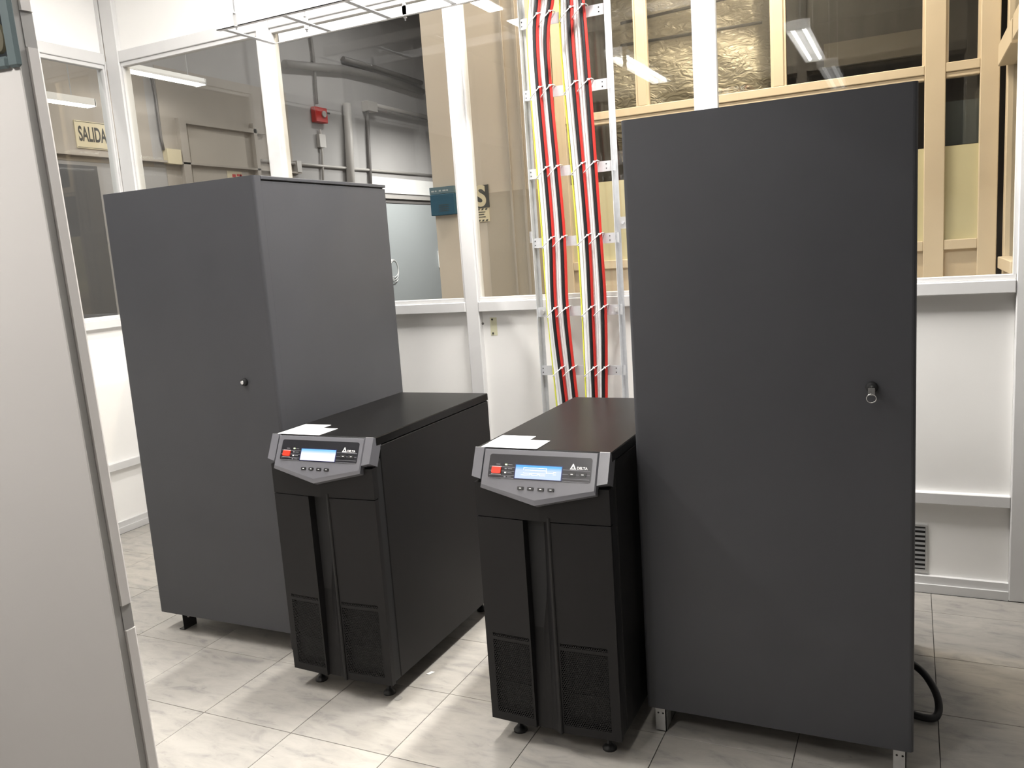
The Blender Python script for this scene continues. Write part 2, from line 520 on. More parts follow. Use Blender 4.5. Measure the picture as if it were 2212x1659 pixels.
def hex_grille(x0, x1, z0, z1, y, pitch=.0076, hole=.0030):
    """perforated sheet: every cell is a ring of six quads round an open hole"""
    m = MB(); R = pitch / math.sqrt(3)
    dz = R * 1.5
    nz = int((z1 - z0) / dz)
    for j in range(nz + 1):
        zc = z0 + j * dz
        off = (j % 2) * pitch / 2
        nx = int((x1 - x0 - off) / pitch)
        for i in range(nx + 1):
            xc = x0 + off + i * pitch
            vs = []
            for rr, yy in ((R, y), (hole, y), (hole, y + .0015)):
                for k in range(6):
                    a = math.radians(60 * k + 30); vs.append((xc + rr * math.cos(a), yy, zc + rr * math.sin(a)))
            F = [[k, (k + 1) % 6, 6 + (k + 1) % 6, 6 + k] for k in range(6)] + [[6 + k, 6 + (k + 1) % 6, 12 + (k + 1) % 6, 12 + k] for k in range(6)]
            m.add(vs, F)
    return m


def yv(u):      # the front bows out slightly towards the middle
    return -.012 * (1 - abs(u - UW / 2) / (UW / 2))


def front_plate(u0, u1, z0, z1, n=6, t=.02):
    """slightly V-shaped sheet"""
    us = sorted(set([u0 + (u1 - u0) * k / n for k in range(n + 1)] + ([UW / 2] if u0 < UW / 2 < u1 else [])))
    P = [(u, yv(u)) for u in us] + [(u1, t), (u0, t)]
    return MB().prism(P, z0, z1, 'z')


def power_unit(lx, ly, label, screen_m, diagram):
    r = empty('power_unit', (lx, ly, 0), label, 'power supply', 'black low power units')
    w = UW
    fd = .022
    MB().box(.001, w - .001, .06, UD, UB, UH - .034, c=.003).obj('body', M_UPS, r)
    MB().box(.010, w - .010, .05, UD - .01, UH - .036, UH - .030).obj('lid_gap', M_CABDARK, r)
    MB().box(0, w, .038, UD + .002, UH - .032, UH, c=.003).obj('lid', M_UPSTOP, r)
    # lower front: two door leaves either side of the grip channel
    uL, uR = .170, .264
    z0, z1, zb = UB - .006, .789, .905
    MB().box(.004, w - .004, .024, .07, UB, .93).obj('front_backing', M_CABDARK, r)
    front_plate(.002, w - .002, z1 + .003, zb, 8, .03).obj('upper_front', M_UPS, r)
    gz0, gz1 = .105, .366
    # left leaf as frame round the grille opening
    for (a, b, ga, gb, nm) in ((.002, uL, .028, .163, 'l'), (uR, w - .002, .272, .430, 'r')):
        m = front_plate(a, b, gz1 + .022, z1, 4, fd)
        for q in (front_plate(a, b, z0, gz0, 4, fd), front_plate(a, ga, gz0, gz1 + .022, 2, fd), front_plate(gb, b, gz0, gz1 + .022, 2, fd), front_plate(ga, gb, gz1 - .001, gz1 + .010, 2, fd)):
            m.add(q.v, q.f)
        m.obj('front_leaf', M_UPS, r)
        hexm = hex_grille(ga, gb, gz0, gz1, .0006)
        hexm.xf(lambda x, y, z: (x, y + yv(x), z)).obj('grille', M_UPS, r)
        hr = hex_grille(ga, gb, gz1 + .010, gz1 + .022, .0006)
        hr.xf(lambda x, y, z: (x, y + yv(x), z)).obj('vent_row', M_UPS, r)
        # parts dimly visible inside
        MB().box(ga + .01, gb - .01, .0215, .0235, gz0 + .02, gz0 + .10).obj('inner_plate', mat('inner_plate_grey', (.02, .02, .021), .5), r)
    # grip channel: deep on one side, curling up to a lip on the other
    m = MB(); sec = []
    for k in range(13):
        t = k / 12; z = z0 - .002 + (z1 + .018 - z0) * t
        d = .004 + .034 * min(1, t * 1.25)
        lip = -.017 + .003 * t
        row = [(uL, yv(uL) + .001, z), (uL + .002, d, z), (uL + .035, d, z), (uL + .055, d * .75, z), (uL + .072, d * .25 - .004, z), (uL + .084, lip + .003, z), (uR - .002, lip, z), (uR + .002, lip + .002, z), (uR + .002, .02, z), (uL, .045, z)]
        sec.append(row)
    k = len(sec[0]); vs = [p for row in sec for p in row]
    F = [[i * k + j, i * k + (j + 1) % k, (i + 1) * k + (j + 1) % k, (i + 1) * k + j] for i in range(12) for j in range(k)]
    F += [list(range(k)), [12 * k + j for j in range(k)]]
    m.add(vs, F); m.obj('grip_channel', M_UPS, r)
    # ---- console
    c = empty('console', (0, 0, 0)); c.parent = r
    out = [(.036, .004), (.427, .004), (.427, .132), (.231, .178), (.036, .131)]
    inn = [(.040, .006), (.423, .006), (.423, .121), (.231, .162), (.040, .120)]
    m = MB()
    vs = [con(u, v, -.02) for u, v in out] + [con(u, v, .004) for u, v in out] + [con(u, v, .009) for u, v in inn]
    F = [list(range(5)), [10 + i for i in range(5)]]
    for i in range(5):
        j = (i + 1) % 5; F += [[i, j, 5 + j, 5 + i], [5 + i, 5 + j, 10 + j, 10 + i]]
    m.add(vs, F)
    m.obj('bezel', M_CONSOLE, c)
    for (a, b) in ((.001, .034), (.429, w - .001)):
        cpoly([(a, .001), (b, .001), (b, .104), (a, .096)] if a < .1 else [(a, .001), (b, .001), (b, .096), (a, .104)], -.045, .008).obj('bezel_ear', M_CONSOLE, c)
        cpoly([(a + .001, .0), (b - .001, .0), (b - .001, .0012), (a + .001, .0012)], -.008, .0085).obj('ear_trim', M_ZINC, c)
    crect(.060, .409, .021, .099, .0085, .0100, .008).obj('display_film', M_INSERT, c)
    crect(.1525, .3155, .0505, .0975, .0100, .0104).obj('screen_surround', mat('screen_blue_edge', (.02, .025, .10), .25), c)
    sc = crect(.156, .312, .053, .0955, .0104, .0112).obj('screen', screen_m, c)
    if diagram:
        lm = mat('screen_line', (.9, .9, 1), .5, emit=(.95, .95, 1), estr=1.15)
        m = MB()
        def seg(u0, v0, u1, v1, t=.0011):
            q = crect(min(u0, u1) - t / 2, max(u0, u1) + t / 2, min(v0, v1) - t / 2, max(v0, v1) + t / 2, .0112, .0114); m.add(q.v, q.f)
        for a in ((.184, .061, .262, .061), (.262, .061, .262, .076), (.184, .061, .184, .067), (.190, .068, .262, .068), (.178, .084, .206, .084), (.214, .084, .232, .084), (.240, .084, .258, .084),
                  (.206, .081, .214, .081), (.232, .081, .240, .081), (.262, .075, .286, .075), (.286, .072, .294, .072), (.286, .079, .294, .079), (.184, .078, .258, .078)): seg(*a)
        m.obj('screen_diagram', lm, sc)
    for v in (.061, .0745, .088, .0965):
        crect(.316, .405, v, v + .0012, .0100, .0103).obj('printed_line', M_GREYPRINT, c)
        crect(.064, .152, v, v + .0012, .0100, .0102).obj('printed_line', M_GREYPRINT, c)
    b = crect(.073, .105, .0635, .0835, .0100, .0150, .003).obj('red_button', M_RED, c)
    for v in (.0605, .0855): crect(.071, .106, v, v + .0016, .0102, .0105).obj('printed_mark', M_PRINT, c)
    crect(.086, .100, .053, .055, .0102, .0104).obj('printed_mark', M_GREYPRINT, c)
    for i, v in enumerate((.054, .067, .080, .093)):
        crect(.1175, .1245, v - .0018, v + .0018, .0100, .0112).obj('indicator_light', M_LED if i == 0 else M_PRINT if i == 2 else M_GREYPRINT, c)
        crect(.128, .143, v - .0008, v + .0008, .0100, .0103).obj('printed_mark', M_GREYPRINT, c)
    for u in (.180, .214, .249, .283):
        k = crect(u - .0105, u + .0105, .1215, .1315, .0085, .0115, .002).obj('key', M_KEY, c)
        crect(u - .004, u + .003, .1252, .1277, .0115, .0117).obj('key_mark', M_PRINT, k)
    for u in (.347, .382):
        k = crect(u - .0115, u + .0115, .0685, .0805, .0100, .0120, .002).obj('key', M_KEY, c)
        crect(u - .004, u + .004, .0730, .0755, .0120, .0122).obj('key_mark', M_PRINT, k)
    # maker's mark: a triangle with a notch, and the word
    lg = MB()
    q = cpoly([(.3475, .041), (.3495, .041), (.359, .059), (.354, .059), (.3485, .0475)], .0100, .0103); lg.add(q.v, q.f)
    q = cpoly([(.3475, .041), (.3485, .0475), (.343, .059), (.338, .059)], .0100, .0103); lg.add(q.v, q.f)
    q = cpoly([(.343, .059), (.3485, .0545), (.354, .059)], .0100, .0103); lg.add(q.v, q.f)
    lg.obj('logo', M_PRINT, c)
    tm = text_mesh('DELTA', .0115, .0004)
    lay_text(tm, lambda x, y, z: con(.3785 + x * 1.0, .0545 - y, .0103)); tm.materials.append(M_PRINT)
    link('brand_letters', tm, c)
    # feet
    for (u, v) in ((.07, .07), (w - .07, .07), (.07, UD - .08), (w - .07, UD - .08)):
        MB().tube([(u, v, 0), (u, v, .006), (u, v, .018), (u, v, .022), (u, v, UB + .004)], [.024, .024, .013, .008, .008], 14).obj('foot', M_KEY, r)
    # two paper labels lying over each other on the lid
    MB().box(.013, .138, .10, .208, UH, UH + .0008).obj('label_sheet', M_PAPER, r)
    MB().box(.017, .214, .037, .150, UH + .0009, UH + .0017).obj('label_sheet', M_PAPER, r)
    return r


def screen_mat(name, top, bot, st):
    m = bpy.data.materials.new(name); m.use_nodes = True
    N = m.node_tree.nodes; L = m.node_tree.links; b = N['Principled BSDF']
    tc = N.new('ShaderNodeTexCoord'); sp = N.new('ShaderNodeSeparateXYZ'); L.new(tc.outputs['Object'], sp.inputs[0])
    mr = N.new('ShaderNodeMapRange'); mr.inputs[1].default_value = UH - .086; mr.inputs[2].default_value = UH - .047
    L.new(sp.outputs['Z'], mr.inputs[0])
    cr = N.new('ShaderNodeValToRGB'); e = cr.color_ramp.elements
    e[0].color = (*bot, 1); e[1].color = (*top, 1); e[0].position = .72; e[1].position = 1.0
    L.new(mr.outputs[0], cr.inputs[0]); L.new(cr.outputs[0], b.inputs['Emission Color'])
    b.inputs['Emission Strength'].default_value = st; b.inputs['Base Color'].default_value = (.02, .02, .03, 1); b.inputs['Roughness'].default_value = .3
    return m


LX, LY = -2.1862, 2.3736
RX, RY = -1.2789, 2.3077
power_unit(LX, LY, 'low black power unit with pale washed out screen beside the plain lock cabinet',
           screen_mat('screen_pale', (.20, .55, .95), (.86, .84, .98), 1.0), False)
power_unit(RX, RY, 'low black power unit with blue diagram on its screen beside the keyed cabinet',
           screen_mat('screen_blue', (.05, .38, .85), (.50, .62, .95), 1.0), True)

# ================================================================== WALL LADDER AND CABLES
lad = empty('cable_ladder', (-1.472, WY, .0), 'galvanised vertical cable ladder bolted to the glazed wall', 'cable ladder')
lx0, lx1 = -1.694 + 1.472, -1.246 + 1.472
for a in (lx0, lx1 - .020):
    MB().box(a, a + .003, -.115, -.075, .05, 3.2).box(a, a + .020, -.078, -.075, .05, 3.2).obj('side_rail', M_GALV, lad)
RZ = [2.70, 2.372, 2.002, 1.668, 1.326, 1.03, .70, .37, .12]
for i, z in enumerate(RZ):
    ru = MB().box(lx0 + .002, lx1 - .002, -.104, -.1005, z - .024, z + .024).obj('rung', M_GALV, lad)
    for u in (lx0 + .030, lx1 - .030):
        if i == 4:
            MB().cyl((u, -.104, z), (u, -.112, z), .011, 6).cyl((u, -.104, z), (u, -.106, z), .015, 14).obj('bolt', M_ZINC, ru)
            MB().cyl((u, -.1005, z), (u, -.001, z), .005, 8).obj('bolt_shank', M_ZINC, ru)
        else:
            for dz in (-.010, .010): MB().cyl((u - .018, -.1045, z + dz), (u - .018, -.1055, z + dz), .003, 8).obj('rivet', M_CABDARK, ru)
for u, z in ((lx0 - .028, 1.70), (lx1 - .004, 1.735)):
    tb = MB().box(u, u + .034, -.079, -.076, z - .028, z + .028).obj('lug', M_ZINC, lad)
    MB().cyl((u + .016, -.079, z), (u + .016, -.084, z), .008, 8).obj('bolt', M_GALV, tb)

ROWS = [0, 120, 480, 669, 857]


def cable_path(xs, yoff):
    P = [on_y(x, y, WY - yoff) for x, y in zip(xs, ROWS)]
    # continue down to the floor and up, then over on to the overhead tray
    d = (P[4] - P[3]) / (P[3][2] - P[4][2])
    low = [P[4] + d * .3, P[4] + d * .45]
    low[1] = np.array([low[0][0] + .01, low[0][1], .35]); low.append(np.array([low[0][0] + .012, low[0][1], .015]))
    u = (P[0] - P[1]) / (P[0][2] - P[1][2])
    top = [P[0] + u * .10]
    t = top[0]
    top2 = [np.array([t[0], t[1] - .03, 2.93]), np.array([t[0], t[1] - .09, 2.985]), np.array([t[0], t[1] - .2, 3.0]), np.array([t[0], t[1] - .5, 3.0])]
    Q = top2[::-1] + top + P + low
    # Catmull-Rom
    R = []
    n = len(Q)
    for i in range(n - 1):
        p0, p1, p2, p3 = Q[max(i - 1, 0)], Q[i], Q[i + 1], Q[min(i + 2, n - 1)]
        for k in range(6):
            t = k / 6
            R.append(.5 * ((2 * p1) + (-p0 + p2) * t + (2 * p0 - 5 * p1 + 4 * p2 - p3) * t * t + (-p0 + 3 * p1 - 3 * p2 + p3) * t ** 3))
    R.append(Q[-1])
    return R


BUN = ['the bundle nearest the beige pillar', 'the second bundle from the beige pillar', 'the second bundle from the keyed cabinet', 'the bundle nearest the keyed cabinet']


def cable(xs, yoff, r, kind, bn, k):
    m, nm, lab, grp = {
        'w': (M_CWHITE, 'white_cable', ('white cable on the outer side of ' if k == 0 else 'white cable touching the black one in ') + BUN[bn], 'white cables on the ladder'),
        'k': (M_CBLACK, 'black_cable', 'black cable tucked beside the red one in ' + BUN[bn], 'black cables on the ladder'),
        'r': (M_CRED, 'red_cable', 'red cable in ' + BUN[bn] + ' on the wall ladder', 'red cables on the ladder'),
        'y': (M_CYEL, 'earth_wire', 'thin yellow green earth wire along ' + BUN[bn], 'earth wires on the ladder')}[kind]
    MB().tube(cable_path(xs, yoff), r, 10).obj(nm, m, None, label=lab, cat='cable', group=grp)


CAB = [('y', [1143, 1141, 1169, 1182.5, 1201], .109, .0042),
       ('w', [1147, 1145.5, 1175, 1186.5, 1206.5], .118, .0092), ('w', [1154, 1152.5, 1182.5, 1192.5, 1213], .126, .0092),
       ('k', [1160.5, 1156.5, 1188, 1197.2, 1218], .1165, .0082), ('r', [1165, 1161.5, 1192.5, 1200.5, 1222.5], .1345, .0088),
       ('w', [1174, 1168.5, 1199, 1208.5, 1229.5], .118, .0092), ('w', [1181, 1174.5, 1205.5, 1214.5, 1236], .126, .0092),
       ('k', [1188.5, 1179.5, 1211.5, 1220.5, 1241], .1165, .0082), ('r', [1193.5, 1184, 1216.5, 1225.5, 1245.5], .1345, .0088),
       ('y', [1209, 1213, 1244.5, 1257, 1266], .109, .0042),
       ('w', [1215, 1219.5, 1251.5, 1263, 1271.5], .118, .0092), ('w', [1222.5, 1227.5, 1259.5, 1270, 1278.5], .126, .0092),
       ('k', [1229, 1234.5, 1265.5, 1275.5, 1283.5], .1165, .0082), ('r', [1233.5, 1239, 1270, 1280, 1288], .1345, .0088),
       ('w', [1242, 1248.5, 1277, 1289, 1293.5], .118, .0092), ('w', [1249, 1255.5, 1284, 1295.5, 1300], .126, .0092),
       ('k', [1254.5, 1263.5, 1290, 1302.5, 1304.5], .1165, .0082), ('r', [1259, 1269, 1295, 1307.5, 1309.5], .1345, .0088)]
for i in (3, 7, 12, 16): CAB[i] = ('k', [x - 5.9 for x in CAB[i + 1][1]], .1425, .0084)
for i, (k, xs, yo, rr) in enumerate(CAB): cable(xs, yo, rr, k, 0 if i < 5 else 1 if i < 9 else 2 if i < 14 else 3, 0 if i in (1, 5, 10, 14) else 1)


def xat(idx, z):
    P = [on_y(x, y, WY - .125) for x, y in zip(CAB[idx][1], ROWS)]
    zz = [q[2] for q in P][::-1]; xx = [q[0] for q in P][::-1]
    return float(np.interp(z, zz, xx))


RUNG = ['fourth rung above the bolted rung', 'third rung above the bolted rung', 'second rung above the bolted rung', 'rung just above the bolted rung', 'bolted rung', 'rung just below the bolted rung']
for iz, z in enumerate(RZ[:6]):
    for bn, (a, b) in enumerate(((1, 4), (5, 8), (10, 13), (14, 17))):
        xa = xat(a, z) - .013; xb = xat(b, z) + .013
        yb = WY - .105; yf = WY - .1545
        za = z - .026; zb = z + .026
        m = MB().tube([(xa, yb, za), (xa - .002, yf + .022, za), (xa + .006, yf + .006, za + .004), ((xa + xb) / 2, yf, z), (xb - .006, yf - .002, zb - .004), (xb + .002, yf + .016, zb), (xb, yb, zb)],
                      .0026, 6)
        o = m.obj('cable_tie', M_WHITEP, None, label='white tie on ' + BUN[bn].replace('the ', '') + ' at ' + RUNG[iz], cat='cable tie', group='nylon ties on the wall ladder')
        MB().box(xb - .012, xb - .002, yf - .0055, yf + .001, zb - .009, zb - .001).obj('tie_head', M_WHITEP, o)

# ================================================================== OVERHEAD TRAY
tz = 2.842
tr = empty('cable_tray', (-3.09, 3.60, tz), 'white ladder tray hung on rods above the plain lock cabinet', 'cable tray')
tl = 2.25
for (ya, rot) in ((-.205, 0), (.195, 0)):
    MB().box(-.06 if ya < 0 else 0, tl, ya - .002, ya + .002, -.012, .040).box(-.06 if ya < 0 else 0, tl, ya - .002 if ya < 0 else ya - .022, ya + .022 if ya < 0 else ya + .002, -.012, -.009).obj('side_rail', M_TRAY, tr)
for u in (-.045, .335, .705, 1.08, 1.45, 1.82, 2.2):
    MB().box(u, u + .028, -.203, .193, -.010, -.006).obj('rung', M_GALV, tr)
for u, v in ((.07, -.207), (.30, .05), (.80, .197), (1.62, -.207), (1.62, .197)):
    rd = MB().cyl((u, v, -.03), (u, v, ZC - tz), .004, 8).obj('hanger_rod', M_GALV, tr)
    MB().cyl((u, v, -.018), (u, v, -.012), .010, 6).cyl((u, v, .042), (u, v, .050), .010, 6).box(u - .012, u + .012, v - .004, v + .004, -.010, .042).obj('rod_clamp', M_ZINC, rd)

# ================================================================== FOREGROUND CABINET (its door stands open)
def plan(px, py, t):
    d = ray(px, py); return (CO + d * t)


q1 = plan(171.7, 900, 1.5)
dL = np.array([-.970, -.242, 0.0]); dS = np.array([.10, .995, 0.0]); dS /= np.linalg.norm(dS)


def along(px, py):
    d = ray(px, py)[:2]
    A = np.array([[dS[0], -d[0]], [dS[1], -d[1]]]); b = CO[:2] - q1[:2]
    return float(np.linalg.solve(A, b)[0])


s2 = along(193.3, 900); s3 = along(221, 900)
root = empty('switch_cabinet', (q1[0] + dL[0] * .8, q1[1] + dL[1] * .8, 0), 'light grey metal cabinet with its notched door standing open', 'cabinet')
RV = Vector((root.location.x, root.location.y, 0))
PIV = Vector((q1[0], q1[1], q1[2]))
vd = Vector((ray(171, 900)[0], ray(171, 900)[1], 0)).normalized()
LEAN = Matrix.Translation(PIV) @ Matrix.Rotation(math.radians(-0.95), 4, vd) @ Matrix.Translation(-PIV)
DW = .80


def dpt(a, b, z):           # a from free edge to hinge edge, b through the leaf
    p = Vector((q1[0] + dL[0] * a + dS[0] * b, q1[1] + dL[1] * a + dS[1] * b, z))
    return tuple(LEAN @ p - RV)


def dbox(a0, a1, b0, b1, z0, z1, c=0.0): return MB().box(a0, a1, b0, b1, z0, z1, c=c).xf(dpt)


dr = empty('door', (0, 0, 0)); dr.parent = root
DZ0, DZ1 = .08, 2.36
dbox(0, DW, 0, .003, DZ0, DZ1, .001).obj('door_skin', M_LGREY, dr)
dbox(.004, DW, .003, s2, DZ0 + .004, DZ1 - .004).obj('edge_channel', M_LGREY2, dr)
n1 = (.972, 1.022); n2 = (2.030, 2.090)
for (za, zb) in ((DZ0, n1[0]), (n1[1], n2[0]), (n2[1], DZ1)):
    # flange with a rounded outer edge
    P = [(DW, s2 + .0015), (0, s2 + .0015)]
    P2 = [(.0, s3 - .006), (.002, s3 - .002), (.006, s3), (DW, s3)]
    MB().prism(P + P2, za, zb, 'z').xf(dpt).obj('edge_flange', M_LGREY, dr)
for (za, zb) in (n1, n2):
    dbox(.003, .06, s2 + .001, s3 - .003, za + .001, zb - .001).obj('catch_block', M_LGREY2, dr)
# window in the upper part of the door


def on_leaf(px, py):
    qo = q1 - dS * .010          # the frame stands proud of the leaf
    d = ray(px, py); n = np.array([dL[1], -dL[0], 0]); t = (qo - CO) @ n / (d @ n); p = CO + d * t
    return float((p - qo) @ dL), float(p[2])


aR, zB = on_leaf(56, 143)
wf = empty('window_frame', (0, 0, 0)); wf.parent = dr
aL = aR + .5; zT = zB + .36; fw_ = on_leaf(30, 143)[0] - aR; fh = on_leaf(20, 119)[1] - on_leaf(20, 146)[1]
for nm, (a0, a1, z0, z1) in dict(r=(aR, aR + fw_, zB, zT), b=(aR + fw_, aL - fw_, zB, zB + fh), l=(aL - fw_, aL, zB, zT), t=(aR + fw_, aL - fw_, zT - fh, zT)).items():
    dbox(a0, a1, -.010, -.0005, z0, z1, .004).obj('frame_bar', M_TEAL, wf)
dbox(aR + fw_, aL - fw_, -.003, -.001, zB + fh, zT - fh).obj('window_pane', M_DGLASS, dr)
ca_, cz_ = on_leaf(6, 82)
m = MB(); n = 20
vs = [(ca_ + .011 * math.cos(2 * math.pi * k / n), -.007, cz_ + .022 * math.sin(2 * math.pi * k / n)) for k in range(n)] + [(ca_ + .014 * math.cos(2 * math.pi * k / n), -.003, cz_ + .025 * math.sin(2 * math.pi * k / n)) for k in range(n)]
m.add(vs, [list(range(n))] + [[k, (k + 1) % n, n + (k + 1) % n, n + k] for k in range(n)])
m.xf(dpt).obj('oval_knob', mat('olive_brown', (.10, .09, .055), .4), dr)
# the cabinet the door belongs to, out of the picture
hb = Vector(dpt(DW, s3, 0))
MB().box(hb.x - .62, hb.x - .02, hb.y - .5, hb.y + .25, 0, DZ1 + .04, c=.006).obj('body', M_LGREY, root)
for dz in (.4, 1.3, 2.1):
    MB().cyl((hb.x - .012, hb.y, dz), (hb.x - .012, hb.y, dz + .09), .010, 10).obj('hinge', M_ZINC, root)

# ================================================================== SMALL THINGS IN THE ROOM
# vent in the wall panel beside the keyed cabinet
vt = empty('wall_vent', (-.06, WY + .036, .20), 'small slatted metal vent in white wall panel behind keyed cabinet', 'vent')
MB().box(-.115, .130, -.006, -.0005, -.105, .105).obj('vent_back', M_CABDARK, vt)
for (a, b, c_, d) in ((-.13, .135, .100, .108), (-.13, .135, -.108, -.100), (-.13, -.122, -.1, .1), (.127, .135, -.1, .1)):
    MB().box(a, b, -.010, -.0005, c_, d).obj('vent_frame', M_ZINC, vt)
for k in range(9):
    z = -.088 + k * .022
    MB().prism([(-.009, z - .006), (-.0075, z - .006), (-.004, z + .006), (-.0055, z + .006)], -.121, .126, 'x').obj('slat', M_ZINC, vt)

# loose black cable leaving the keyed cabinet low on its side
P = [on_y(u, v, y) for u, v, y in ((1955, 1425, 3.02), (1982, 1442, 3.0), (2004, 1465, 2.97), (2023, 1500, 2.93), (2028, 1532, 2.9), (2019, 1560, 2.87), (1998, 1573, 2.86), (1970, 1572, 2.87))] + [(-.12, 2.92, .016), (-.25, 2.95, .016)]
P = [(p[0], p[1], max(p[2], .0150)) for p in P]
Q = [np.array(p) for p in P]; R = []
for i in range(len(Q) - 1):
    p0, p1, p2, p3 = Q[max(i - 1, 0)], Q[i], Q[i + 1], Q[min(i + 2, len(Q) - 1)]
    for k in range(6):
        t = k / 6; R.append(.5 * ((2 * p1) + (-p0 + p2) * t + (2 * p0 - 5 * p1 + 4 * p2 - p3) * t * t + (-p0 + 3 * p1 - 3 * p2 + p3) * t ** 3))
R.append(Q[-1])
MB().tube(R, .0125, 12).obj('power_lead', M_CBLACK, None, label='thick black lead curving to the floor beside the keyed cabinet', cat='cable')

MB().box(-1.728, -1.710, 2.612, 2.638, .0005, .0015).xf(lambda x, y, z: (-1.719 + (x + 1.719) * .9 + (y - 2.625) * .4, y, z)).obj('paper_scrap', M_PAPER, None, label='tiny white paper scrap on floor between the low black units', cat='paper')
MB().tube([(-1.738, 2.42, .0002), (-1.738, 2.42, .0008)], .016, 16).obj('glue_spot', mat('grey_glue', (.30, .29, .27), .7), None, label='round grey glue spot on floor before the low black unit', cat='stain')

# yellowed mounting patch with screws, on the panel beside the post
a = on_y(1066, 706, WY + .036)
pt = empty('mounting_patch', (a[0], WY + .036, a[2]), 'yellowed glue patch with two screw holes below the window rail', 'patch')
MB().box(-.018, .022, -.0012, -.0004, -.046, .050, c=.0002).obj('glue_film', mat('old_glue', (.72, .70, .50), .6), pt)
for (u, z) in ((-.004, .040), (-.004, -.034)):
    MB().cyl((u, -.001, z), (u, -.004, z), .005, 10).obj('screw', M_DARKGAP, pt)
a = on_y(1038, 699, WY)
MB().cyl((-2.062, WY - .003, a[2]), (-2.062, WY - .0005, a[2]), .007, 12).obj('post_plug', M_DARKGAP, None, label='dark round plug in the post beside the yellowed patch', cat='plug')

# ================================================================== BEYOND THE GLASS
HX = -6.2; Y2 = 5.9
M_HALL = mat('hall_beige_paint', (.36, .325, .285), .7, noise=.06, nscale=2)
M_HALL2 = mat('hall_grey_paint', (.36, .35, .345), .7, noise=.08, nscale=1.5)
M_PILLAR = mat('pillar_paint', (.50, .44, .37), .6, noise=.04, nscale=2)
M_DADO = mat('pillar_dado_paint', (.36, .315, .255), .6, noise=.04, nscale=2)
M_CREAM = mat('cream_frame_paint', (.66, .57, .44), .45, noise=.04, nscale=5)
M_BEIGEP = mat('beige_panel', (.58, .49, .37), .55)
M_YELLOWP = mat('pale_yellow_panel', (.60, .57, .38), .5, noise=.05, nscale=3)
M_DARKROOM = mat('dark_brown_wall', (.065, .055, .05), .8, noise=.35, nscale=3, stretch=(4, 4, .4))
M_PIPE = mat('pipe_grey', (.16, .15, .145), .5)
M_PIPEL = mat('pipe_light', (.42, .40, .38), .45)
M_FIRE = mat('fire_red', (.45, .025, .02), .35)
M_BLUE = mat('blue_box_paint', (.012, .07, .12), .5)
M_BLUEL = mat('pale_blue_paint', (.10, .16, .19), .5)
M_IVORY = mat('ivory_sign', (.60, .53, .37), .55)
M_SIGNBLK = mat('sign_black', (.05, .05, .045), .6)
M_LED2 = mat('hall_white_panel', (.80, .80, .79), .5)
M_BLUEGREY = mat('blue_grey_panel', (.40, .43, .44), .5)

MB().box(HX - .1, WX - .1, -3, 12.2, -.05, 0).box(WX - .1, 1.9, WY + .1, 12.2, -.05, 0).obj('floor_hall', mat('hall_floor', (.28, .26, .24), .5), kind='structure')
hw = MB().box(HX - .1, HX, -3, 12.2, 0, 5.2).obj('wall_hall', M_HALL2, kind='structure')
MB().box(HX, 1.9, 12.1, 12.2, 0, 5.2).obj('wall_hall_end', M_HALL2, kind='structure')
MB().box(HX - .1, 1.9, -3, 12.2, 5.2, 5.3).obj('ceiling_hall', mat('hall_ceiling', (.16, .155, .15), .8), kind='structure')
MB().box(HX, WX - .1, -3.1, -3, 0, 5.2).obj('wall_hall_near', M_HALL2, kind='structure')


def hp(px, py): return on_x(px, py, HX)


def hall_rect(a, b, d0=.002, d1=.02):
    p, q, k = hp(*a), hp(*b), hp(a[0], b[1])
    y0, y1 = sorted((p[1], q[1])); z0, z1 = sorted((p[2], k[2]))
    return MB().box(HX + d0, HX + d1, y0, y1, z0, z1)


def hpt(px, py, d): p = hp(px, py); return (HX + d, p[1], p[2])


# painted fields and frames of the hall wall
hall_rect((60, 60), (330, 340), .0005, .004).obj('painted_field', M_HALL, hw)
hall_rect((330, 140), (640, 420), .0005, .004).obj('painted_field', M_HALL, hw)
hall_rect((95, 326), (640, 331), .004, .05).obj('ledge', M_HALL, hw)
hall_rect((60, 350), (255, 720), .004, .03).obj('dark_opening', mat('hall_shutter', (.10, .10, .105), .5), hw)
fr = M_PIPEL
for a, b in (((392, 258), (402, 460)), ((392, 258), (565, 268)), ((545, 268), (560, 460))):
    hall_rect(a, b, .004, .05).obj('door_frame', M_HALL, hw)
hall_rect((402, 268), (545, 460), .004, .01).obj('door_leaf', mat('hall_door', (.40, .36, .31), .6), hw)

# exit sign
p0, p1 = hp(157, 261), hp(237, 324)
sg = empty('exit_sign', (HX + .004, (p0[1] + p1[1]) / 2, (p0[2] + p1[2]) / 2 + .0), 'ivory exit sign with black letters on the hall wall', 'sign')
sw, sh = (p1[1] - p0[1]), .222
MB().box(0, .008, -sw / 2, sw / 2, -sh / 2, sh / 2).obj('plate', M_IVORY, sg)
for a in ((-sw / 2 + .006, sw / 2 - .006, sh / 2 - .010, sh / 2 - .006), (-sw / 2 + .006, sw / 2 - .006, -sh / 2 + .006, -sh / 2 + .010)):
    MB().box(.008, .0086, *a).obj('border_line', M_SIGNBLK, sg)
tm = text_mesh('SALIDA', .135, .0035)
xs = [v.co.x for v in tm.vertices]; kx = (sw * .84) / (max(xs) - min(xs))
lay_text(tm, lambda x, y, z: (.0088, x * kx, y * 1.22)); tm.materials.append(M_SIGNBLK)
link('sign_letters', tm, sg)

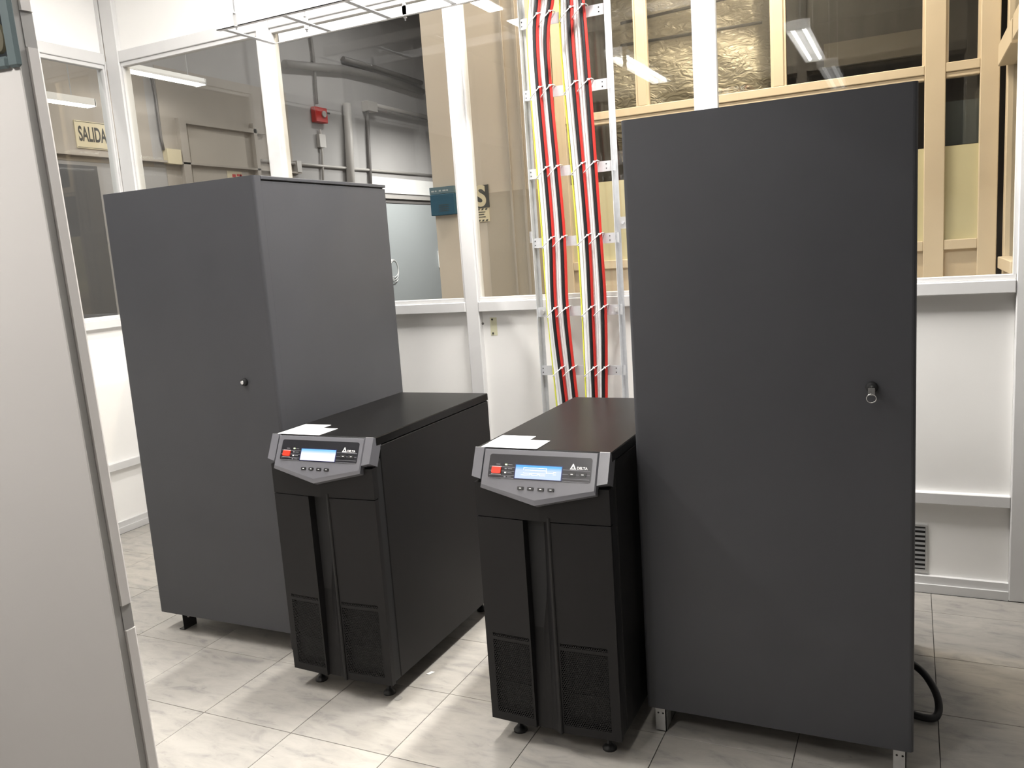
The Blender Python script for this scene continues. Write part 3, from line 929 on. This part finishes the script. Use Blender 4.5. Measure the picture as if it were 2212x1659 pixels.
# hanging lamp, hall fluorescent lamps and added unseen fill lights
GH = 'fluorescent lamps in the hall'
lamp('hall_light', -5.76, 4.98, 5.93, 3.287, LIGHT_HALL * .07, 'lit hall lamp behind the glass beside the corner post', GH, M_TUBEH, w=.12, rods=5.2 - 3.287)
lamp('hall_light', -5.70, 3.60, 4.70, 2.945, LIGHT_HALL * .04, 'lit hall lamp above the exit sign', GH, M_TUBEH, w=.10, rods=5.2 - 2.945)
lamp('hall_light', -4.95, 8.8, 10.0, 3.35, LIGHT_HALL * 1.6, 'hall lamp hidden behind the beige pillar', GH, M_TUBEH, rods=5.2 - 3.35)
lamp('hall_light', -3.9, 4.3, 5.2, 4.7, LIGHT_HALL * .8, 'added unseen fill light high before the beige pillar', GH, M_TUBEH, rods=.5)  # added above the view to light the pillar and hall
lamp('hall_light', -4.5, 7.6, 8.8, 4.9, LIGHT_HALL * .7, 'added unseen fill light high behind the beige pillar', GH, M_TUBEH, rods=.3)  # added out of view to brighten the far side of the hall
lamp('hall_light', -5.3, 1.5, 2.7, 4.7, LIGHT_HALL * .8, 'added unseen fill light high beside the left glazed wall', GH, M_TUBEH, rods=.5)  # unseen, added for general light in the hall

# pipes, boxes and the fire call point on the hall wall
def pipe(pts, r, m, label, cat='pipe', name='pipe', group=None):
    return MB().tube([hpt(a, b, r + .012) for a, b in pts], r, 8).obj(name, m, None, label=label, cat=cat, group=group)


pipe([(657, 0), (664, 60), (672, 120), (680, 225)], .018, M_PIPE, 'dark riser pipe dropping to the red fire box')
pipe([(687, 280), (692, 330), (695, 420)], .014, M_PIPEL, 'pale conduit below the red fire box')
fb_ = empty('fire_box', tuple(hpt(684, 250, .0)), 'small red fire call box on the hall wall', 'fire alarm')
MB().box(.003, .075, -.11, .11, -.085, .085, c=.008).obj('case', M_FIRE, fb_)
MB().cyl((.074, .03, .01), (.095, .03, .01), .035, 14).obj('button', M_PIPEL, fb_)
MB().box(.03, .05, .11, .19, .03, .05).obj('lever', M_CHROME, fb_)
jb = hall_rect((682, 290), (698, 318), .003, .05).obj('junction_box', M_PIPEL, None, label='pale junction box under the red fire box', cat='junction box')
pipe([(735, 128), (800, 146), (905, 180)], .03, M_PIPE, 'dark pipe running along high hall wall above the grey duct')
MB().tube([hpt(605, 140, .06), hpt(740, 152, .06), hpt(806, 168, .06), hpt(905, 200, .06)], .045, 8).obj('duct_pipe', M_PIPE, None, label='thick dark duct along the upper hall wall', cat='duct')
pipe([(800, 228), (915, 254)], .03, M_PIPEL, 'grey pipe pair leaving the pale valve box')
MB().tube([hpt(800, 236, .05), hpt(916, 262, .05)], .02, 8).obj('pipe', M_PIPE, None, label='thin dark pipe under the grey valve box pipe', cat='pipe')
hall_rect((780, 219), (802, 240), .003, .10).obj('valve_box', M_PIPEL, None, label='pale square valve box high on the hall wall', cat='box')
pipe([(788, 242), (792, 320), (797, 420)], .022, M_PIPE, 'dark pipe dropping from the pale valve box')
pipe([(560, 347), (700, 360), (930, 379)], .016, M_PIPEL, 'long pale conduit above the white panel')
pipe([(740, 225), (744, 290), (750, 420)], .05, M_PIPEL, 'broad pale upright trunking between the two riser pipes', 'trunking', 'trunking')
hall_rect((632, 348), (644, 372), .003, .06).obj('junction_box', M_PIPEL, None, label='small pale junction box beside the white window post', cat='junction box')
hall_rect((350, 322), (384, 354), .003, .06).obj('switch_box', M_IVORY, None, label='ivory switch box beside the hall door frame', cat='box')
pp = hp(368, 339)
pipe([(320, 150), (332, 210), (344, 300), (350, 325)], .012, M_PIPE, 'thin dark conduit dropping to the ivory switch box')
b_ = hall_rect((488, 369), (522, 395), .003, .012).obj('warning_card', M_IVORY, None, label='ivory card with red marks above the tall cabinet', cat='sign')
q = hp(506, 374)
m = MB()
for dy, dz, w_, h_ in ((-.045, -.008, .05, .03), (.02, 0, .06, .022), (.065, -.004, .03, .026)):
    m.box(HX + .0125, HX + .013, q[1] + dy, q[1] + dy + w_, q[2] + dz - h_ / 2 - .02, q[2] + dz + h_ / 2 - .02)
m.obj('card_marks', M_FIRE, b_)
# white lit panel, rail and blue-grey panel beyond the tall cabinet
hall_rect((800, 381), (975, 415), .003, .02).obj('white_board', M_LED2, None, label='bright white board between conduit and grey rail', cat='panel')
hall_rect((800, 421), (975, 428), .003, .06).obj('rail_bar', M_PIPEL, None, label='pale horizontal rail under the bright white board', cat='rail')
hall_rect((800, 429), (975, 437), .003, .03).obj('rail_bar', M_PIPE, None, label='dark horizontal strip under the pale rail', cat='rail')
hall_rect((790, 438), (1010, 800), .003, .02).obj('blue_grey_board', M_BLUEGREY, None, label='blue grey board under the dark strip on the hall wall', cat='panel')
c0 = hpt(846, 580, .03)
wc = MB()
for k in range(3): wc.torus((c0[0], c0[1] + .01 * k, c0[2] - .02 * k), .115 + .012 * k, .005, (1, .1 * k, .05), 24, 5)
wc.obj('wire_coil', M_WHITEP, None, label='coil of white wire hung on the blue grey board', cat='wire')
p = hpt(948, 560, .04)
MB().box(HX + .02, HX + .06, p[1] - .06, p[1] + .06, p[2] - .12, p[2] + .12, c=.005).obj('socket_box', M_WHITEP, None, label='small white socket box beside the beige pillar', cat='socket')

# beige pillar with two-tone paint
pil = MB().box(-3.14, -2.365, 5.4, 6.0, 0, 5.2).obj('wall_pillar', M_PILLAR, kind='structure')
MB().box(-2.72, -2.363, 5.396, 6.002, 0, 2.057).obj('dado', M_DADO, pil)
MB().box(-2.42, -2.40, 5.385, 5.396, 0, 5.2).obj('edge_strip', M_HALL, pil)
MB().box(-2.52, -2.505, 5.388, 5.396, 0, 5.2).obj('edge_strip', M_HALL, pil)
bb = empty('blue_box', (-3.045, 5.399, 2.03), 'dark blue wall box with pale top strip on the beige pillar', 'box')
MB().box(-.10, .10, -.05, 0, -.10, .05, c=.004).obj('case', M_BLUE, bb)
MB().box(-.10, .10, -.048, 0, .052, .10).obj('top_strip', M_BLUEL, bb)
m = MB()
for k, w_ in enumerate((.022, .012, .018, .026, .014)):
    m.box(-.085 + k * .031, -.085 + k * .031 + w_, -.0487, -.048, .068, .078)
m.obj('pale_marks', mat('pale_mark', (.42, .45, .46), .6), bb)
for k in range(4): MB().box(-.03, .05, -.0515, -.05, -.03 - k * .014, -.026 - k * .014).obj('vent_slot', M_SIGNBLK, bb)
sp = empty('letter_sign', (-2.745, 5.395, 2.03), 'dark sign with a big ivory letter on the beige pillar', 'sign')
MB().box(-.075, .055, -.006, 0, -.07, .085).obj('plate', M_SIGNBLK, sp)
tm = text_mesh('S', .19, .006); lay_text(tm, lambda x, y, z: (x - .010, -.0065, y * 1.05 + .004)); tm.materials.append(M_IVORY)
link('sign_letter', tm, sp)
hl = empty('hazard_label', (-2.755, 5.395, 1.915), 'small striped hazard label under the letter sign', 'sign')
MB().box(-.065, .06, -.004, 0, -.055, .04).obj('plate', M_IVORY, hl)
for zz in (-.052, .026):
    for k in range(4):
        MB().prism([(-.063 + k * .03, zz), (-.048 + k * .03, zz), (-.040 + k * .03, zz + .012), (-.055 + k * .03, zz + .012)], -.005, -.004, 'y').obj('stripe', M_SIGNBLK, hl)
for k in range(3): MB().box(-.04, .03 - .01 * (k % 2), -.0048, -.004, .010 - k * .017, .016 - k * .017).obj('text_line', M_SIGNBLK, hl)

# second, cream partition across the corridor
w2 = empty('wall_corridor', (0, Y2, 0), kind='structure')
ZT2 = 3.9


def f2(nm, x0, x1, z0, z1, m=M_CREAM, y0=0.0, y1=.08, c=.004): return MB().box(x0, x1, y0, y1, z0, z1, c=c).obj(nm, m, w2)


XP = [(-2.36, -2.28), (.071, .186), (.368, .470)]
for a, b in XP: f2('post', a, b, 0, ZT2)
for a, b in ((-1.731, -1.665), (-.818, -.749)): f2('mullion', a, b, 2.580, ZT2, y0=.006)
for (a, b) in ((-2.28, .071), (.186, .368)):
    f2('panel', a, b, .0, 1.463, M_BEIGEP, .03, .05, 0)
    f2('sill_rail', a, b, 1.463, 1.525, y0=.004)
    f2('infill_panel', a, b, 1.525, 2.092, M_YELLOWP, .034, .044, 0)
    f2('glass_pane', a, b, 2.092, 2.495, M_GLASS, .036, .042, 0)
    f2('transom', a, b, 2.525, 2.580, y0=.002)
    f2('transom', a, b, 2.493, 2.523, y0=.012)
    f2('top_rail', a, b, ZT2 - .08, ZT2)
    f2('lower_rail', a, b, 0, .08)
for (a, b) in ((-2.28, -1.731), (-1.665, -.818), (-.749, .071), (.186, .368)):
    f2('glass_pane', a, b, 2.580, ZT2 - .08, M_GLASS, .036, .042, 0)
    f2('glazing_bead', a, a + .014, 2.580, ZT2 - .08, y0=.015, y1=.05, c=0); f2('glazing_bead', b - .014, b, 2.580, ZT2 - .08, y0=.015, y1=.05, c=0)
f2('header_panel', -2.36, .47, ZT2, 5.2, M_HALL2, .02, .06, 0)
# return partition at the corridor's end
w3 = empty('wall_corridor_end', (.50, 0, 0), kind='structure')


def f3(nm, y0, y1, z0, z1, m=M_CREAM, x0=0.0, x1=.08, c=.004): return MB().box(x0, x1, y0, y1, z0, z1, c=c).obj(nm, m, w3)


for a, b in ((4.05, 4.14), (5.02, 5.10), (5.80, 5.90)): f3('post', a, b, 0, ZT2)
for a, b in ((4.14, 5.02), (5.10, 5.80)):
    f3('panel', a, b, 0, 1.34, M_BEIGEP, .02, .04, 0)
    f3('sill_rail', a, b, 1.34, 1.41, x0=-.03)
    f3('glass_pane', a, b, 1.41, 2.50, M_GLASS, .03, .036, 0)
    f3('transom', a, b, 2.50, 2.62, x0=-.05)
    f3('glass_pane', a, b, 2.62, ZT2, M_GLASS, .03, .036, 0)
f3('header_panel', 4.05, 5.9, ZT2, 5.2, M_HALL2, .02, .06, 0)
MB().box(1.8, 1.9, 4.06, 12.1, 0, 5.2).obj('wall_outer', M_HALL2, kind='structure')
# room behind the cream partition
MB().box(-2.36, -2.30, 6.0, 12.1, 0, 5.2).obj('wall_store_side', M_DARKROOM, kind='structure')
MB().box(-2.30, 1.8, 9.4, 9.5, 0, 5.2).obj('wall_store', M_DARKROOM, kind='structure')

# foil-wrapped duct behind the upper panes
def foil_mat():
    m = bpy.data.materials.new('crinkled_foil'); m.use_nodes = True
    N = m.node_tree.nodes; L = m.node_tree.links; b = N['Principled BSDF']
    b.inputs['Base Color'].default_value = (.74, .66, .52, 1); b.inputs['Metallic'].default_value = .55; b.inputs['Roughness'].default_value = .38
    tc = N.new('ShaderNodeTexCoord'); mp = N.new('ShaderNodeMapping'); mp.inputs['Scale'].default_value = (1, 1, 2.2); mp.inputs['Rotation'].default_value = (0, .5, 0)
    L.new(tc.outputs['Object'], mp.inputs[0])
    n = N.new('ShaderNodeTexNoise'); n.inputs['Scale'].default_value = 9; n.inputs['Detail'].default_value = 8; n.inputs['Distortion'].default_value = 1.5
    L.new(mp.outputs[0], n.inputs['Vector'])
    bp = N.new('ShaderNodeBump'); bp.inputs['Strength'].default_value = .8; bp.inputs['Distance'].default_value = .03
    L.new(n.outputs[0], bp.inputs['Height']); L.new(bp.outputs[0], b.inputs['Normal'])
    return m


fd_ = empty('foil_duct', (-1.6, 7.0, 2.3), 'crinkled foil wrapped duct behind the upper corridor panes', 'duct')
m = MB(); nu, nv = 60, 40
rng = random.Random(3)
ph = [(rng.uniform(3, 26), rng.uniform(3, 26), rng.uniform(0, 6), rng.uniform(.2, 1)) for _ in range(14)]
vs = []
for j in range(nv + 1):
    for i in range(nu + 1):
        u = i / nu; v = j / nv
        x = -.75 + u * 1.42 - .10 * v
        y = .45 - .45 * math.sin(min(3.0, .25 + 2.5 * v)) ** .7; z = .05 + 1.75 * v
        d = sum(w * math.sin(p * u + q_ * v + o) for p, q_, o, w in ph) * .004 * (.4 + 1.6 * u)
        d -= .05 * max(0, (u - .93) / .07) ** 2
        vs.append((x, y - d + (.25 * ((u - .9) / .1) ** 2 if u > .9 else 0), z))
F = [[j * (nu + 1) + i, j * (nu + 1) + i + 1, (j + 1) * (nu + 1) + i + 1, (j + 1) * (nu + 1) + i] for j in range(nv) for i in range(nu)]
m.add(vs, F, True); m.obj('foil_jacket', foil_mat(), fd_)
for (c1, c2) in (((1340, 50), (1660, -25)), ((1340, 98), (1660, 45))):
    e1, e2 = on_y(*c1, 6.96), on_y(*c2, 6.96)
    MB().tube([(e1[0] + 1.6, -.03, e1[2] - 2.3), ((e1[0] + e2[0]) / 2 + 1.6, -.03, (e1[2] + e2[2]) / 2 - 2.3), (e2[0] + 1.55, -.03, e2[2] - 2.3)], .012, 6).obj('jacket_strap', M_PIPE, fd_)
MB().box(-.4, -.36, .4, .44, .7, 2.9).box(.3, .34, .4, .44, .7, 2.9).obj('hanger', M_PIPE, fd_)
MB().box(-.70, .25, 8.2, 8.3, 3.05, 3.25).obj('tan_beam', mat('dusty_tan', (.20, .165, .12), .7), None, label='tan beam in dark room behind the cream partition', cat='beam')
MB().box(.17, .39, 5.984, 6.010, 2.10, 2.36).obj('notice_board', mat('slate_blue_board', (.07, .085, .095), .4), None, label='slate blue board standing behind the narrow cream framed pane', cat='board')
lamp('corridor_light', -1.2, 4.5, 5.7, 4.3, LIGHT_CORRIDOR * .95, 'warm corridor lamp between the two glazed walls', None, M_TUBEH, rods=.9, col=(1, .84, .63), alongx=True)
lamp('store_fill_light', -1.0, 6.0, 6.9, 4.6, LIGHT_CORRIDOR * .13, 'added unseen warm fill light for the foil duct', None, M_TUBEH, rods=.8, col=(1, .84, .63))  # unseen lamp added to brighten the foil
